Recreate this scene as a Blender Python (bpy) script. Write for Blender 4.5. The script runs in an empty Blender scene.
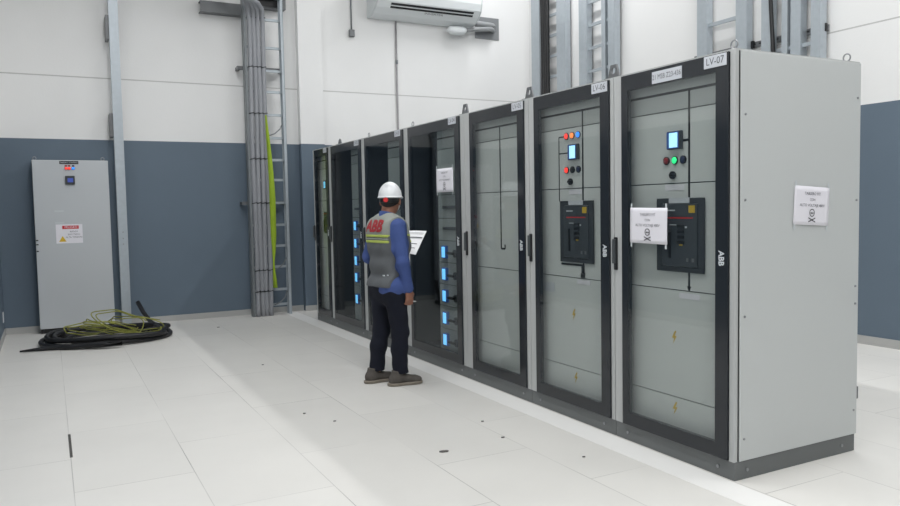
import bpy, bmesh, math, random
import numpy as np
from mathutils import Vector, Matrix
from mathutils.bvhtree import BVHTree
random.seed(7)
C = bpy.context.scene.collection
PI = math.pi

# ------------------------------------------------------------------ materials
def lin(c):
    c = c / 255.0
    return c / 12.92 if c <= .04045 else ((c + .055) / 1.055) ** 2.4
def rgb(r, g, b):
    return (lin(r), lin(g), lin(b), 1.0)
MATS = {}
def mat(name, col, rough=.5, metal=0., emit=0., noise=0., nscale=6., bump=0., bscale=60., coat=0., ecol=None):
    if name in MATS: return MATS[name]
    m = bpy.data.materials.new(name); m.use_nodes = True
    nt = m.node_tree; b = nt.nodes['Principled BSDF']
    b.inputs['Base Color'].default_value = col
    b.inputs['Roughness'].default_value = rough
    b.inputs['Metallic'].default_value = metal
    if coat:
        b.inputs['Coat Weight'].default_value = coat
        b.inputs['Coat Roughness'].default_value = .04
    if emit:
        b.inputs['Emission Color'].default_value = ecol or col
        b.inputs['Emission Strength'].default_value = emit
    if noise or bump:
        tc = nt.nodes.new('ShaderNodeTexCoord')
    if noise:
        n = nt.nodes.new('ShaderNodeTexNoise'); n.inputs['Scale'].default_value = nscale
        n.inputs['Detail'].default_value = 5
        nt.links.new(tc.outputs['Object'], n.inputs['Vector'])
        r = nt.nodes.new('ShaderNodeMapRange')
        r.inputs['To Min'].default_value = 1 - noise; r.inputs['To Max'].default_value = 1 + noise
        nt.links.new(n.outputs['Fac'], r.inputs['Value'])
        mx = nt.nodes.new('ShaderNodeMix'); mx.data_type = 'RGBA'; mx.blend_type = 'MULTIPLY'
        mx.inputs['Factor'].default_value = 1
        mx.inputs['A'].default_value = col
        nt.links.new(r.outputs['Result'], mx.inputs['B'])
        nt.links.new(mx.outputs['Result'], b.inputs['Base Color'])
    if bump:
        n2 = nt.nodes.new('ShaderNodeTexNoise'); n2.inputs['Scale'].default_value = bscale
        nt.links.new(tc.outputs['Object'], n2.inputs['Vector'])
        bp = nt.nodes.new('ShaderNodeBump'); bp.inputs['Strength'].default_value = bump
        bp.inputs['Distance'].default_value = .01
        nt.links.new(n2.outputs['Fac'], bp.inputs['Height'])
        nt.links.new(bp.outputs['Normal'], b.inputs['Normal'])
    MATS[name] = m
    return m

def M_(nt, op, a, b=None):
    n = nt.nodes.new('ShaderNodeMath'); n.operation = op
    for i, v in enumerate((a, b)):
        if v is None: continue
        if isinstance(v, (int, float)): n.inputs[i].default_value = v
        else: nt.links.new(v, n.inputs[i])
    return n.outputs[0]

def glass_mat():
    m = bpy.data.materials.new('door_glass'); m.use_nodes = True
    nt = m.node_tree; nt.nodes.clear()
    out = nt.nodes.new('ShaderNodeOutputMaterial')
    tr = nt.nodes.new('ShaderNodeBsdfTransparent'); tr.inputs['Color'].default_value = (.86, .872, .865, 1)
    gl = nt.nodes.new('ShaderNodeBsdfGlossy'); gl.inputs['Roughness'].default_value = .015
    gl.inputs['Color'].default_value = (.9, .95, 1, 1)
    lw = nt.nodes.new('ShaderNodeLayerWeight'); lw.inputs['Blend'].default_value = .5
    p = M_(nt, 'POWER', lw.outputs['Facing'], 4.6)
    f = M_(nt, 'ADD', M_(nt, 'MULTIPLY', p, .12), .05)
    mx = nt.nodes.new('ShaderNodeMixShader')
    nt.links.new(f, mx.inputs[0]); nt.links.new(tr.outputs[0], mx.inputs[1]); nt.links.new(gl.outputs[0], mx.inputs[2])
    nt.links.new(mx.outputs[0], out.inputs[0])
    return m

def wall_mat(name, axis):
    # white precast panels with a fine joint, blue-grey paint dado below
    m = bpy.data.materials.new(name); m.use_nodes = True
    nt = m.node_tree; b = nt.nodes['Principled BSDF']; b.inputs['Roughness'].default_value = .62
    g = nt.nodes.new('ShaderNodeNewGeometry'); s = nt.nodes.new('ShaderNodeSeparateXYZ')
    nt.links.new(g.outputs['Position'], s.inputs[0])
    z = s.outputs['Z']
    n = nt.nodes.new('ShaderNodeTexNoise'); n.inputs['Scale'].default_value = .8; n.inputs['Detail'].default_value = 6
    nt.links.new(g.outputs['Position'], n.inputs['Vector'])
    r = nt.nodes.new('ShaderNodeMapRange'); r.inputs['To Min'].default_value = .93; r.inputs['To Max'].default_value = 1.05
    nt.links.new(n.outputs['Fac'], r.inputs['Value'])
    w = nt.nodes.new('ShaderNodeMix'); w.data_type = 'RGBA'
    w.inputs['A'].default_value = rgb(233, 233, 232); w.inputs['B'].default_value = rgb(96, 111, 125)
    nt.links.new(M_(nt, 'LESS_THAN', z, 2.362), w.inputs['Factor'])
    # joint
    j = M_(nt, 'LESS_THAN', M_(nt, 'ABSOLUTE', M_(nt, 'SUBTRACT', z, 3.132)), .007)
    w2 = nt.nodes.new('ShaderNodeMix'); w2.data_type = 'RGBA'
    w2.inputs['B'].default_value = rgb(188, 188, 186)
    nt.links.new(w.outputs['Result'], w2.inputs['A'])
    nt.links.new(j if axis else M_(nt, 'MULTIPLY', j, 0), w2.inputs['Factor'])
    mx = nt.nodes.new('ShaderNodeMix'); mx.data_type = 'RGBA'; mx.blend_type = 'MULTIPLY'; mx.inputs['Factor'].default_value = 1
    nt.links.new(w2.outputs['Result'], mx.inputs['A']); nt.links.new(r.outputs['Result'], mx.inputs['B'])
    nt.links.new(mx.outputs['Result'], b.inputs['Base Color'])
    n2 = nt.nodes.new('ShaderNodeTexNoise'); n2.inputs['Scale'].default_value = 45
    nt.links.new(g.outputs['Position'], n2.inputs['Vector'])
    bp = nt.nodes.new('ShaderNodeBump'); bp.inputs['Strength'].default_value = .08; bp.inputs['Distance'].default_value = .01
    nt.links.new(n2.outputs['Fac'], bp.inputs['Height']); nt.links.new(bp.outputs['Normal'], b.inputs['Normal'])
    return m

def floor_mat():
    # raised-floor planks 0.6 x 1.2 m, fine joints of uneven darkness
    m = bpy.data.materials.new('raised_floor'); m.use_nodes = True
    nt = m.node_tree; b = nt.nodes['Principled BSDF']; b.inputs['Roughness'].default_value = .42
    g = nt.nodes.new('ShaderNodeNewGeometry'); s = nt.nodes.new('ShaderNodeSeparateXYZ')
    nt.links.new(g.outputs['Position'], s.inputs[0])
    X, Y = s.outputs['X'], s.outputs['Y']
    u = M_(nt, 'DIVIDE', M_(nt, 'ADD', X, 6.0), .6)
    fu = M_(nt, 'FRACT', u); iu = M_(nt, 'FLOOR', u)
    du = M_(nt, 'MULTIPLY', M_(nt, 'MINIMUM', fu, M_(nt, 'SUBTRACT', 1, fu)), .6)
    par = M_(nt, 'FRACT', M_(nt, 'MULTIPLY', iu, .5))      # 0 or .5
    v = M_(nt, 'ADD', M_(nt, 'DIVIDE', M_(nt, 'ADD', Y, 6.19), 1.2), par)
    fv = M_(nt, 'FRACT', v); iv = M_(nt, 'FLOOR', v)
    dv = M_(nt, 'MULTIPLY', M_(nt, 'MINIMUM', fv, M_(nt, 'SUBTRACT', 1, fv)), 1.2)
    d = M_(nt, 'MINIMUM', du, dv)
    n = nt.nodes.new('ShaderNodeTexNoise'); n.inputs['Scale'].default_value = .9; n.inputs['Detail'].default_value = 3
    nt.links.new(g.outputs['Position'], n.inputs['Vector'])
    vis = nt.nodes.new('ShaderNodeMapRange'); vis.inputs['From Min'].default_value = .38; vis.inputs['From Max'].default_value = .68
    vis.inputs['To Min'].default_value = .02; vis.inputs['To Max'].default_value = .55
    nt.links.new(n.outputs['Fac'], vis.inputs['Value'])
    seam = M_(nt, 'MULTIPLY', M_(nt, 'LESS_THAN', d, .0025), vis.outputs['Result'])
    # one open joint
    op = M_(nt, 'LESS_THAN', M_(nt, 'ABSOLUTE', M_(nt, 'ADD', X, 2.997)), .008)
    op = M_(nt, 'MULTIPLY', op, M_(nt, 'LESS_THAN', M_(nt, 'ABSOLUTE', M_(nt, 'SUBTRACT', Y, 2.52)), .27))
    seam = M_(nt, 'MAXIMUM', seam, op)
    wn = nt.nodes.new('ShaderNodeTexWhiteNoise'); wn.noise_dimensions = '2D'
    cv = nt.nodes.new('ShaderNodeCombineXYZ'); nt.links.new(iu, cv.inputs[0]); nt.links.new(iv, cv.inputs[1])
    nt.links.new(cv.outputs[0], wn.inputs['Vector'])
    tone = nt.nodes.new('ShaderNodeMapRange'); tone.inputs['To Min'].default_value = .975; tone.inputs['To Max'].default_value = 1.02
    nt.links.new(wn.outputs['Value'], tone.inputs['Value'])
    n2 = nt.nodes.new('ShaderNodeTexNoise'); n2.inputs['Scale'].default_value = 2.2; n2.inputs['Detail'].default_value = 7
    nt.links.new(g.outputs['Position'], n2.inputs['Vector'])
    t2 = nt.nodes.new('ShaderNodeMapRange'); t2.inputs['To Min'].default_value = .94; t2.inputs['To Max'].default_value = 1.05
    nt.links.new(n2.outputs['Fac'], t2.inputs['Value'])
    mul = M_(nt, 'MULTIPLY', tone.outputs['Result'], t2.outputs['Result'])
    c1 = nt.nodes.new('ShaderNodeMix'); c1.data_type = 'RGBA'; c1.blend_type = 'MULTIPLY'; c1.inputs['Factor'].default_value = 1
    c1.inputs['A'].default_value = rgb(221, 219, 214)
    nt.links.new(mul, c1.inputs['B'])
    c2 = nt.nodes.new('ShaderNodeMix'); c2.data_type = 'RGBA'; c2.inputs['B'].default_value = rgb(70, 68, 64)
    nt.links.new(c1.outputs['Result'], c2.inputs['A']); nt.links.new(seam, c2.inputs['Factor'])
    nt.links.new(c2.outputs['Result'], b.inputs['Base Color'])
    return m

GREY = mat('cabinet_grey_paint', rgb(196, 199, 198), .45, bump=.05, bscale=220)
POST = mat('cabinet_post_grey', rgb(186, 188, 187), .45)
INNER = mat('inner_cover_grey', rgb(214, 217, 215), .5)
DARK = mat('door_black_frame', rgb(36, 40, 45), .16)
PLINTH = mat('plinth_grey', rgb(104, 107, 107), .5, noise=.08)
BLACK = mat('black_plastic', rgb(24, 25, 27), .4)
BAY = mat('dark_bay', rgb(34, 37, 39), .6)
MODULE = mat('module_plate', rgb(158, 165, 164), .5)
BRK = mat('breaker_charcoal', rgb(56, 60, 64), .45)
BRK2 = mat('breaker_face', rgb(68, 73, 78), .4)
GLASS = glass_mat()
WHITE = mat('white_plastic', rgb(232, 233, 233), .4)
PLATE = mat('nameplate_silver', rgb(205, 208, 214), .4)
INK = mat('printed_ink', rgb(84, 86, 92), .6)
LINE = mat('mimic_black', rgb(22, 24, 26), .5)
SEAM = mat('cover_seam', rgb(62, 68, 68), .6)
PAPER = mat('paper', rgb(232, 230, 236), .7)
TAPE = mat('clear_tape', rgb(205, 210, 212), .25)
YEL = mat('warning_yellow', rgb(214, 178, 40), .5)
RED = mat('signal_red', rgb(200, 40, 44), .5)
SILVER = mat('logo_silver', rgb(205, 210, 214), .4)
GALV = mat('galvanised_steel', rgb(176, 184, 190), .42, metal=.35, noise=.1, nscale=18)
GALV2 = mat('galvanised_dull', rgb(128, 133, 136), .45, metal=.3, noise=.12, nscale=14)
STRUT = mat('strut_steel', rgb(112, 114, 116), .45, metal=.3, noise=.1)
SCREW = mat('screw_steel', rgb(150, 152, 154), .35, metal=.7)
SCREEN = mat('lit_screen', rgb(190, 235, 250), .3, emit=2.2, ecol=rgb(168, 226, 255))
SCREENB = mat('lit_blue_screen', rgb(130, 205, 255), .3, emit=2.2, ecol=rgb(112, 198, 255))
BEZEL = mat('screen_bezel', rgb(70, 110, 190), .4)
LRED = mat('lamp_red_lit', rgb(255, 70, 60), .3, emit=2.2, ecol=rgb(255, 60, 50))
LAMB = mat('lamp_amber_lit', rgb(255, 150, 70), .3, emit=2.2, ecol=rgb(255, 130, 60))
LBLU = mat('lamp_blue_lit', rgb(50, 150, 255), .3, emit=2.4, ecol=rgb(40, 130, 255))
LGRN = mat('lamp_green_lit', rgb(60, 240, 150), .3, emit=2.2, ecol=rgb(50, 235, 140))
LREDX = mat('lamp_red_unlit', rgb(150, 40, 45), .3)
LBLUX = mat('lamp_blue_unlit', rgb(35, 45, 80), .3)
BASEB = mat('skirting_grey', rgb(176, 176, 174), .5)
FLOORSTRIP = mat('floor_strip_white', rgb(240, 239, 236), .38, noise=.03)

# ------------------------------------------------------------------ mesh helpers
def box(bm, x0, x1, y0, y1, z0, z1):
    vs = [bm.verts.new(p) for p in ((x0,y0,z0),(x1,y0,z0),(x1,y1,z0),(x0,y1,z0),(x0,y0,z1),(x1,y0,z1),(x1,y1,z1),(x0,y1,z1))]
    for f in ((3,2,1,0),(4,5,6,7),(0,1,5,4),(1,2,6,5),(2,3,7,6),(3,0,4,7)):
        bm.faces.new([vs[i] for i in f])
    return vs
def tube(bm, pts, r, n=8, closed=False):
    pts = [Vector(p) for p in pts]; rings = []
    N = len(pts); up = Vector((0, 0, 1)); prev = None
    for i, p in enumerate(pts):
        if closed: t = pts[(i+1) % N] - pts[i-1]
        else: t = pts[min(i+1, N-1)] - pts[max(i-1, 0)]
        t.normalize()
        if prev is None:
            a = t.cross(up)
            if a.length < 1e-3: a = t.cross(Vector((1, 0, 0)))
        else:
            a = prev - t * prev.dot(t)
            if a.length < 1e-4: a = t.cross(up)
        a.normalize(); prev = a; b = t.cross(a)
        rr = r[i] if isinstance(r, (list, tuple)) else r
        rings.append([bm.verts.new(p + (a*math.cos(2*PI*k/n) + b*math.sin(2*PI*k/n))*rr) for k in range(n)])
    for i in range(N if closed else N-1):
        A, B = rings[i], rings[(i+1) % N]
        for k in range(n):
            f = bm.faces.new((A[k], A[(k+1) % n], B[(k+1) % n], B[k])); f.smooth = True
    if not closed:
        bm.faces.new(rings[0][::-1]); bm.faces.new(rings[-1])
def cyl(bm, p0, p1, r, n=14):
    tube(bm, [p0, p1], r, n)
    for f in bm.faces:
        if len(f.verts) == 4: pass
def prism(bm, pts, off):
    """closed outline pts (3D, planar) extruded along the vector off"""
    o = Vector(off); a = [bm.verts.new(p) for p in pts]; b = [bm.verts.new(Vector(p)+o) for p in pts]
    n = len(pts)
    bm.faces.new(a[::-1]); bm.faces.new(b)
    for i in range(n): bm.faces.new((a[i], a[(i+1) % n], b[(i+1) % n], b[i]))
def ring(bm, outer, inner, off):
    o = Vector(off); n = len(outer)
    A = [bm.verts.new(p) for p in outer]; B = [bm.verts.new(p) for p in inner]
    A2 = [bm.verts.new(Vector(p)+o) for p in outer]; B2 = [bm.verts.new(Vector(p)+o) for p in inner]
    for i in range(n):
        j = (i+1) % n
        bm.faces.new((A[i], A[j], B[j], B[i])); bm.faces.new((A2[j], A2[i], B2[i], B2[j]))
        bm.faces.new((A[j], A[i], A2[i], A2[j])); bm.faces.new((B[i], B[j], B2[j], B2[i]))
def obj(name, bm, m, parent=None, loc=None, bevel=0., smooth=False, kind=None):
    bmesh.ops.recalc_face_normals(bm, faces=bm.faces[:])
    me = bpy.data.meshes.new(name); bm.to_mesh(me); bm.free()
    if smooth:
        for p in me.polygons: p.use_smooth = True
    me.materials.append(m)
    o = bpy.data.objects.new(name, me); C.objects.link(o)
    if parent is not None: o.parent = parent
    if loc is not None: o.location = loc
    if bevel:
        md = o.modifiers.new('bevel', 'BEVEL'); md.width = bevel; md.segments = 2; md.limit_method = 'ANGLE'
    if kind: o['kind'] = kind
    return o
def boxo(name, dims, m, parent=None, bevel=0., kind=None):
    bm = bmesh.new(); box(bm, *dims); return obj(name, bm, m, parent, bevel=bevel, kind=kind)
def tag(o, label, cat, group=None):
    o['label'] = label; o['category'] = cat
    if group: o['group'] = group
    return o
def thing(name, loc, label, cat, group=None):
    o = bpy.data.objects.new(name, None); C.objects.link(o); o.location = loc; o.empty_display_size = .1
    return tag(o, label, cat, group)
def struct(name, dims, m): return boxo(name, dims, m, kind='structure')

# mapping from a flat (u right, v up) sheet to a surface: origin, u axis, v axis, normal
FRONT = (Vector((0,-1,0)), Vector((0,0,1)), Vector((-1,0,0)))      # cabinet fronts, seen from -X
FRONTV = (Vector((0,0,-1)), Vector((0,-1,0)), Vector((-1,0,0)))    # lettering turned clockwise
SOUTH = (Vector((1,0,0)), Vector((0,0,1)), Vector((0,-1,0)))       # surfaces seen from -Y
def text_bm(bm, s, org, fr, size, thick=.0006, align='CENTER', bold=0., squash=1.):
    cu = bpy.data.curves.new('t', 'FONT'); cu.body = s; cu.size = size; cu.align_x = align; cu.align_y = 'CENTER'
    cu.offset = bold; cu.resolution_u = 2
    o = bpy.data.objects.new('t', cu); C.objects.link(o)
    dg = bpy.context.evaluated_depsgraph_get(); dg.update()
    me = bpy.data.meshes.new_from_object(o.evaluated_get(dg))
    U, V, N = fr; org = Vector(org); n0 = len(bm.verts)
    vs = [bm.verts.new(org + U*v.co.x*squash + V*v.co.y + N*thick) for v in me.vertices]
    for p in me.polygons:
        try: bm.faces.new([vs[i] for i in p.vertices])
        except ValueError: pass
    bpy.data.objects.remove(o); bpy.data.curves.remove(cu); bpy.data.meshes.remove(me)
def text(name, s, org, fr, size, m, parent, **k):
    bm = bmesh.new(); text_bm(bm, s, org, fr, size, **k)
    me = bpy.data.meshes.new(name); bm.to_mesh(me); bm.free(); me.materials.append(m)
    o = bpy.data.objects.new(name, me); C.objects.link(o); o.parent = parent
    return o
def disc_pts(c, a, b, r, n=16): return [c + a*math.cos(2*PI*k/n)*r + b*math.sin(2*PI*k/n)*r for k in range(n)]

# ------------------------------------------------------------------ the room
YB, XR, XL = 7.839, 4.061, -3.577
ZC = 7.2
struct('floor', (XL-.1, XR+.1, -5.6, YB+.1, -.1, 0), floor_mat())
WALLJ = wall_mat('wall_paint_jointed', 1); WALLP = wall_mat('wall_paint_plain', 0)
struct('wall_back', (XL-.15, XR+.15, YB, YB+.15, 0, ZC), WALLJ)
struct('wall_right', (XR, XR+.15, -5.6, YB, 0, ZC), WALLJ)
struct('wall_left', (XL-.15, XL, -5.6, YB, 0, ZC), WALLJ)
struct('wall_front', (XL-.15, XR+.15, -5.7, -5.6, 0, ZC), WALLJ)
struct('ceiling', (XL-.15, XR+.15, -5.7, YB+.15, ZC, ZC+.1), mat('ceiling_white', rgb(205, 205, 203), .7, noise=.03))
struct('trim_1', (.125, .47, YB-.115, YB, 0, ZC), WALLP)            # concrete column standing proud of the back wall
struct('baseboard_back', (XL, .125, YB-.012, YB, 0, .075), BASEB)
struct('baseboard_back_right', (.47, XR, YB-.012, YB, 0, .075), BASEB)
struct('baseboard_column', (.118, .477, YB-.127, YB-.115, 0, .075), BASEB)
struct('baseboard_right', (XR-.012, XR, -5.6, YB, 0, .085), BASEB)
struct('baseboard_left', (XL, XL+.012, -5.6, YB, 0, .075), BASEB)
struct('trim_2', (-.2, -.012, -3.2, YB-.13, 0, .0015), FLOORSTRIP)   # thin strip along the cabinet row, paler than the floor
bm = bmesh.new()
box(bm, XL, XL+.008, 7.55, 7.63, .18, .30); 
sw = obj('wall_plate', bm, WHITE, bevel=.002); tag(sw, 'small white blank plate low on the left wall by the corner', 'wall plate')

# ------------------------------------------------------------------ switchgear cabinets
def strip(bm, y0, y1, z0, z1, x0, x1): box(bm, x0, x1, min(y0,y1), max(y0,y1), min(z0,z1), max(z0,z1))
def bolt_bm(bm, c, axis, r=.007, h=.006):
    c = Vector(c); tube(bm, [c, c + Vector(axis)*h], r, 10)
def nameplate(door, w, y, z, txt, pw=.15, ph=.058, size=.05, squash=.85):
    p = boxo('nameplate', (-.0165, -.0125, y-pw/2, y+pw/2, z-ph/2, z+ph/2), PLATE, door, bevel=.001)
    return p, (txt, (-.0165, y, z), size, squash)
def lamp(parent, y, z, m, x=.047, r=.019):
    y -= .012
    bm = bmesh.new(); tube(bm, [(x+.010, y, z), (x-.001, y, z)], r*1.2, 16)
    o = obj('indicator_lamp', bm, BLACK, parent)
    bm = bmesh.new(); bmesh.ops.create_uvsphere(bm, u_segments=14, v_segments=8, radius=r,
        matrix=Matrix.Translation((x-.001, y, z)) @ Matrix.Diagonal((.4, 1, 1, 1)))
    obj('lens', bm, m, o, smooth=True)
    return o
def lightning(parent, y, z, x):
    bm = bmesh.new()
    pts = [(.004,.024),(-.012,-.003),(.0,-.003),(-.006,-.024),(.013,.006),(.002,.006),(.012,.024)]
    prism(bm, [(x, y-a*1.5, z+b*1.55) for a, b in pts], (-.001, 0, 0)); o = obj('hazard_sticker', bm, YEL, parent)
    o['label'] = 'yellow lightning bolt sticker'
def lug(parent, y, h=.088):
    bm = bmesh.new(); k = 16
    cx = .05; zc = 2.2+.052
    corners = [(-.056, 0), (.056, 0), (.026, h), (-.026, h)]
    out = []
    for i in range(4):
        a, b = corners[i], corners[(i+1) % 4]
        for q in range(4): out.append((a[0]+(b[0]-a[0])*q/4, a[1]+(b[1]-a[1])*q/4))
    inn = []
    for (a, b) in out:
        t = math.atan2(b-.052, a); inn.append((math.cos(t)*.018, .052+math.sin(t)*.020))
    ring(bm, [(cx-.006, y+a, 2.2+b) for a, b in out], [(cx-.006, y+a, 2.2+b) for a, b in inn], (.012, 0, 0))
    box(bm, cx-.03, cx+.03, y-.06, y+.06, 2.198, 2.208)
    obj('lifting_lug', bm, STRUT, parent)
def eyebolt(parent, x, y):
    bm = bmesh.new()
    tube(bm, [(x, y, 2.198), (x, y, 2.212)], .016, 12)
    tube(bm, [(x+math.cos(a)*.0*1, y+math.cos(a)*.021, 2.231+math.sin(a)*.021) for a in [2*PI*k/18 for k in range(18)]], .0042, 8, closed=True)
    obj('eyebolt', bm, SCREW, parent)

def cabinet(y0, w, label, glass_x=.12, near=.035, far=.077, handle=True, wide=False):
    """local origin: near front corner on the floor; front plane x=0, y grows away from the photographer"""
    t = thing('switchgear_cabinet', (0, y0, 0), label, 'electrical cabinet', 'switchgear cabinets standing in one row')
    D, H, pl = .979, 2.2, .098
    # carcass
    bm = bmesh.new()
    box(bm, .03, D, .003, .012, pl, H-.012); box(bm, .03, D, w-.012, w-.003, pl, H-.012)
    box(bm, D-.012, D, .012, w-.012, pl, H-.012); box(bm, .0, D, .003, w-.003, H-.012, H)
    box(bm, .03, D-.012, .012, w-.012, pl, pl+.012)
    box(bm, .0, .03, .003, near, pl, H-.012); box(bm, .0, .03, w-far, w-.003, pl, H-.012)
    obj('carcass', bm, POST, t)
    bm = bmesh.new(); box(bm, .004, D-.006, .002, w-.002, 0, pl); pz = obj('plinth', bm, PLINTH, t, bevel=.002)
    for y in (.11, w-.11):
        bm = bmesh.new(); bolt_bm(bm, (.004, y, .05), (-1, 0, 0), .009, .005); obj('plinth_bolt', bm, SCREW, pz)
    # door
    dy0, dy1, dz0, dz1 = near+.003, w-far-.002, pl+.004, 2.190
    gy0, gy1, gz0, gz1 = dy0+.082, dy1-.055, .180, 2.100
    d = bpy.data.objects.new('door', None); C.objects.link(d); d.parent = t
    bm = bmesh.new()
    ring(bm, [(-.012, dy0, dz0), (-.012, dy1, dz0), (-.012, dy1, dz1), (-.012, dy0, dz1)],
         [(-.012, gy0, gz0), (-.012, gy1, gz0), (-.012, gy1, gz1), (-.012, gy0, gz1)], (.03, 0, 0))
    bpy.data.objects.remove(d)
    d = obj('door', bm, DARK, t, bevel=.0015); d['label'] = 'black framed glazed door'
    boxo('glass_pane', (-.0115, -.0055, gy0-.004, gy1+.004, gz0-.004, gz1+.004), GLASS, d)
    text('logo_lettering', 'ABB', (-.0125, dy0+.042, 1.148), FRONTV, .05, SILVER, d, bold=.0016, squash=.86)
    if handle:
        y = w-far*.22
        bm = bmesh.new(); box(bm, -.012, .0, y-.014, y+.014, 1.035, 1.235); h = obj('handle', bm, BLACK, d, bevel=.005)
        bm = bmesh.new(); box(bm, -.030, -.012, y-.009, y+.009, 1.075, 1.225); obj('lever', bm, mat('handle_grey', rgb(74, 78, 80), .4), h, bevel=.004)
    return t, d, w, (dy0, dy1, gy0, gy1)

def plate_text(p, args):
    s, org, size, sq = args; text('lettering', s, org, FRONT, size, INK, p, squash=sq, bold=0.)

def covers(t, w, zs, x=.055, y0=.02, y1=None, m=INNER, seams=True):
    """inner cover plates, one per height band"""
    y1 = y1 if y1 is not None else w-.02
    for a, b in zip(zs[:-1], zs[1:]):
        boxo('inner_cover', (x, x+.01, y0, y1, a+.003, b-.003), m, t)
    boxo('inner_backing', (x+.011, x+.02, y0, y1, zs[0], zs[-1]), SEAM, t)
def mimic(t, segs, x=.055, wd=.007):
    for (ya, za, yb, zb) in segs:
        bm = bmesh.new()
        if ya == yb: strip(bm, ya-wd, ya+wd, za, zb, x-.0015, x+.001)
        else: strip(bm, ya, yb, za-wd, za+wd, x-.0015, x+.001)
        obj('mimic_line', bm, LINE, t)
ZB = [.11, .335, .947, 1.546, 1.951, 2.052, 2.185]

def breaker(t, yc, zc=1.257, x=.05, hw=.18, hh=.206):
    bm = bmesh.new(); ring(bm, [(x, yc+s*hw, zc+q*hh) for s, q in ((-1,-1),(1,-1),(1,1),(-1,1))],
        [(x, yc+s*(hw-.045), zc+q*(hh-.03)) for s, q in ((-1,-1),(1,-1),(1,1),(-1,1))], (-.008, 0, 0))
    b = obj('circuit_breaker', bm, BRK, t, bevel=.003)
    boxo('breaker_face', (x-.012, x+.004, yc-hw+.047, yc+hw-.047, zc-hh+.032, zc+hh-.032), BRK2, b, bevel=.003)
    xf = x-.0125
    boxo('red_stripe', (xf-.001, xf, yc-.105, yc+.10, zc+.092, zc+.100), RED, b)
    boxo('yellow_tag', (xf-.002, xf, yc-.118, yc-.074, zc+.124, zc+.164), YEL, b)
    for k in range(4): boxo('push_button', (xf-.006, xf, yc-.04, yc+.01, zc+.04-.03*k, zc+.058-.03*k), BLACK, b, bevel=.002)
    boxo('spring_flag', (xf-.002, xf, yc-.028, yc-.004, zc-.058, zc-.046), YEL, b)
    bm = bmesh.new(); box(bm, xf-.010, xf, yc+.06, yc+.075, zc-.13, zc+.02); obj('charging_lever', bm, BLACK, b, bevel=.003)
    for q in (-.075, -.115): boxo('key_lock', (xf-.003, xf, yc+q, yc+q+.018, zc-.145, zc-.125), SCREW, b)
    for q in ((.02, .07, .055, .06), (-.06, -.045, .04, .05), (.03, .10, .135, .142)): boxo('printed_mark', (xf-.001, xf, yc+q[0], yc+q[1], zc+q[2], zc+q[3]), SILVER, b)
    boxo('top_label', (x-.010, x-.008, yc-.075, yc+.08, zc+hh-.028, zc+hh+.002), PLATE, b)
    return b
def meter(t, y0, y1, z0, z1, x=.05, m=SCREEN):
    y0 -= .008; y1 -= .008
    b = boxo('display_meter', (x-.014, x+.005, y0-.012, y1, z0, z1), BRK2, t, bevel=.003)
    boxo('bezel', (x-.016, x-.014, y0+.004, y1-.002, z0+.004, z1-.004), BEZEL, b)
    boxo('lit_screen', (x-.0175, x-.016, y0+.012, y1-.022, z0+.010, z1-.010), m, b)
    return b
def knob(t, y, z, x=.052):
    bm = bmesh.new(); tube(bm, [(x, y, z), (x-.012, y, z)], .022, 16); k = obj('selector_switch', bm, BLACK, t)
    bm = bmesh.new(); box(bm, x-.03, x-.012, y-.022, y+.006, z-.007, z+.007); obj('pointer', bm, BLACK, k, bevel=.002)
def label_strip(t, yc, zc, s, pw=.14, ph=.026, x=.0535):
    p = boxo('label_strip', (x-.001, x+.001, yc-pw/2, yc+pw/2, zc-ph/2, zc+ph/2), PAPER, t)
def arrow(t, y, z, x=.055):
    bm = bmesh.new(); prism(bm, [(x-.0015, y-.016, z+.03), (x-.0015, y+.016, z+.03), (x-.0015, y, z)], (.002, 0, 0)); obj('arrow_mark', bm, LINE, t)

# --- nearest: end panel on view
t, d, w, g = cabinet(0, .922, 'nearest glazed switchgear cabinet, its bare grey end wall facing the camera, green lamp lit', near=.035)
covers(t, w, ZB)
mimic(t, [(.02, 2.052, .90, 2.052), (.365, 1.465, .365, 2.052), (.365, 1.78, .44, 1.78), (.365, .955, .365, 1.05)])
arrow(t, .365, .945)
breaker(t, .425)
meter(t, .429, .525, 1.735, 1.835); 
for y, m in ((.545, LREDX), (.481, LGRN), (.418, LBLUX)): lamp(t, y, 1.674, m)
knob(t, .481, 1.592); label_strip(t, .474, 1.523, '', .146, .032); label_strip(t, .362, .919, '', .15, .03)
lightning(t, .478, .676, .054); lightning(t, .472, .268, .054)
p, a = nameplate(d, w, .464, 2.139, '21 MSB Z23-436', .226, .066, .04, .8); plate_text(p, a)
p, a = nameplate(d, w, .120, 2.155, 'LV-07', .148, .062, .052, .95); plate_text(p, a)
eyebolt(t, .05, .055); eyebolt(t, .94, .055)
bm = bmesh.new(); box(bm, .031, .979, -.006, .003, .100, 2.192); sp = obj('side_panel', bm, GREY, t, bevel=.003)
for (x, z) in ((.062,1.875),(.95,2.0),(.062,1.445),(.95,1.434),(.95,.95),(.062,.85),(.95,.851),(.95,.24),(.062,.215)):
    bm = bmesh.new(); bolt_bm(bm, (x, -.006, z), (0, -1, 0), .0065, .004); obj('panel_bolt', bm, SCREW, sp)
boxo('door_gap', (.025, .031, .0, .004, .10, 2.19), BLACK, t)
for x in (.095, .86):
    bm = bmesh.new(); bolt_bm(bm, (x, .002, .047), (0, -1, 0), .009, .005); obj('plinth_bolt', bm, SCREW, t)
boxo('rear_hinge', (.979, .995, -.004, .02, .30, .37), STRUT, t, bevel=.002)

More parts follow.
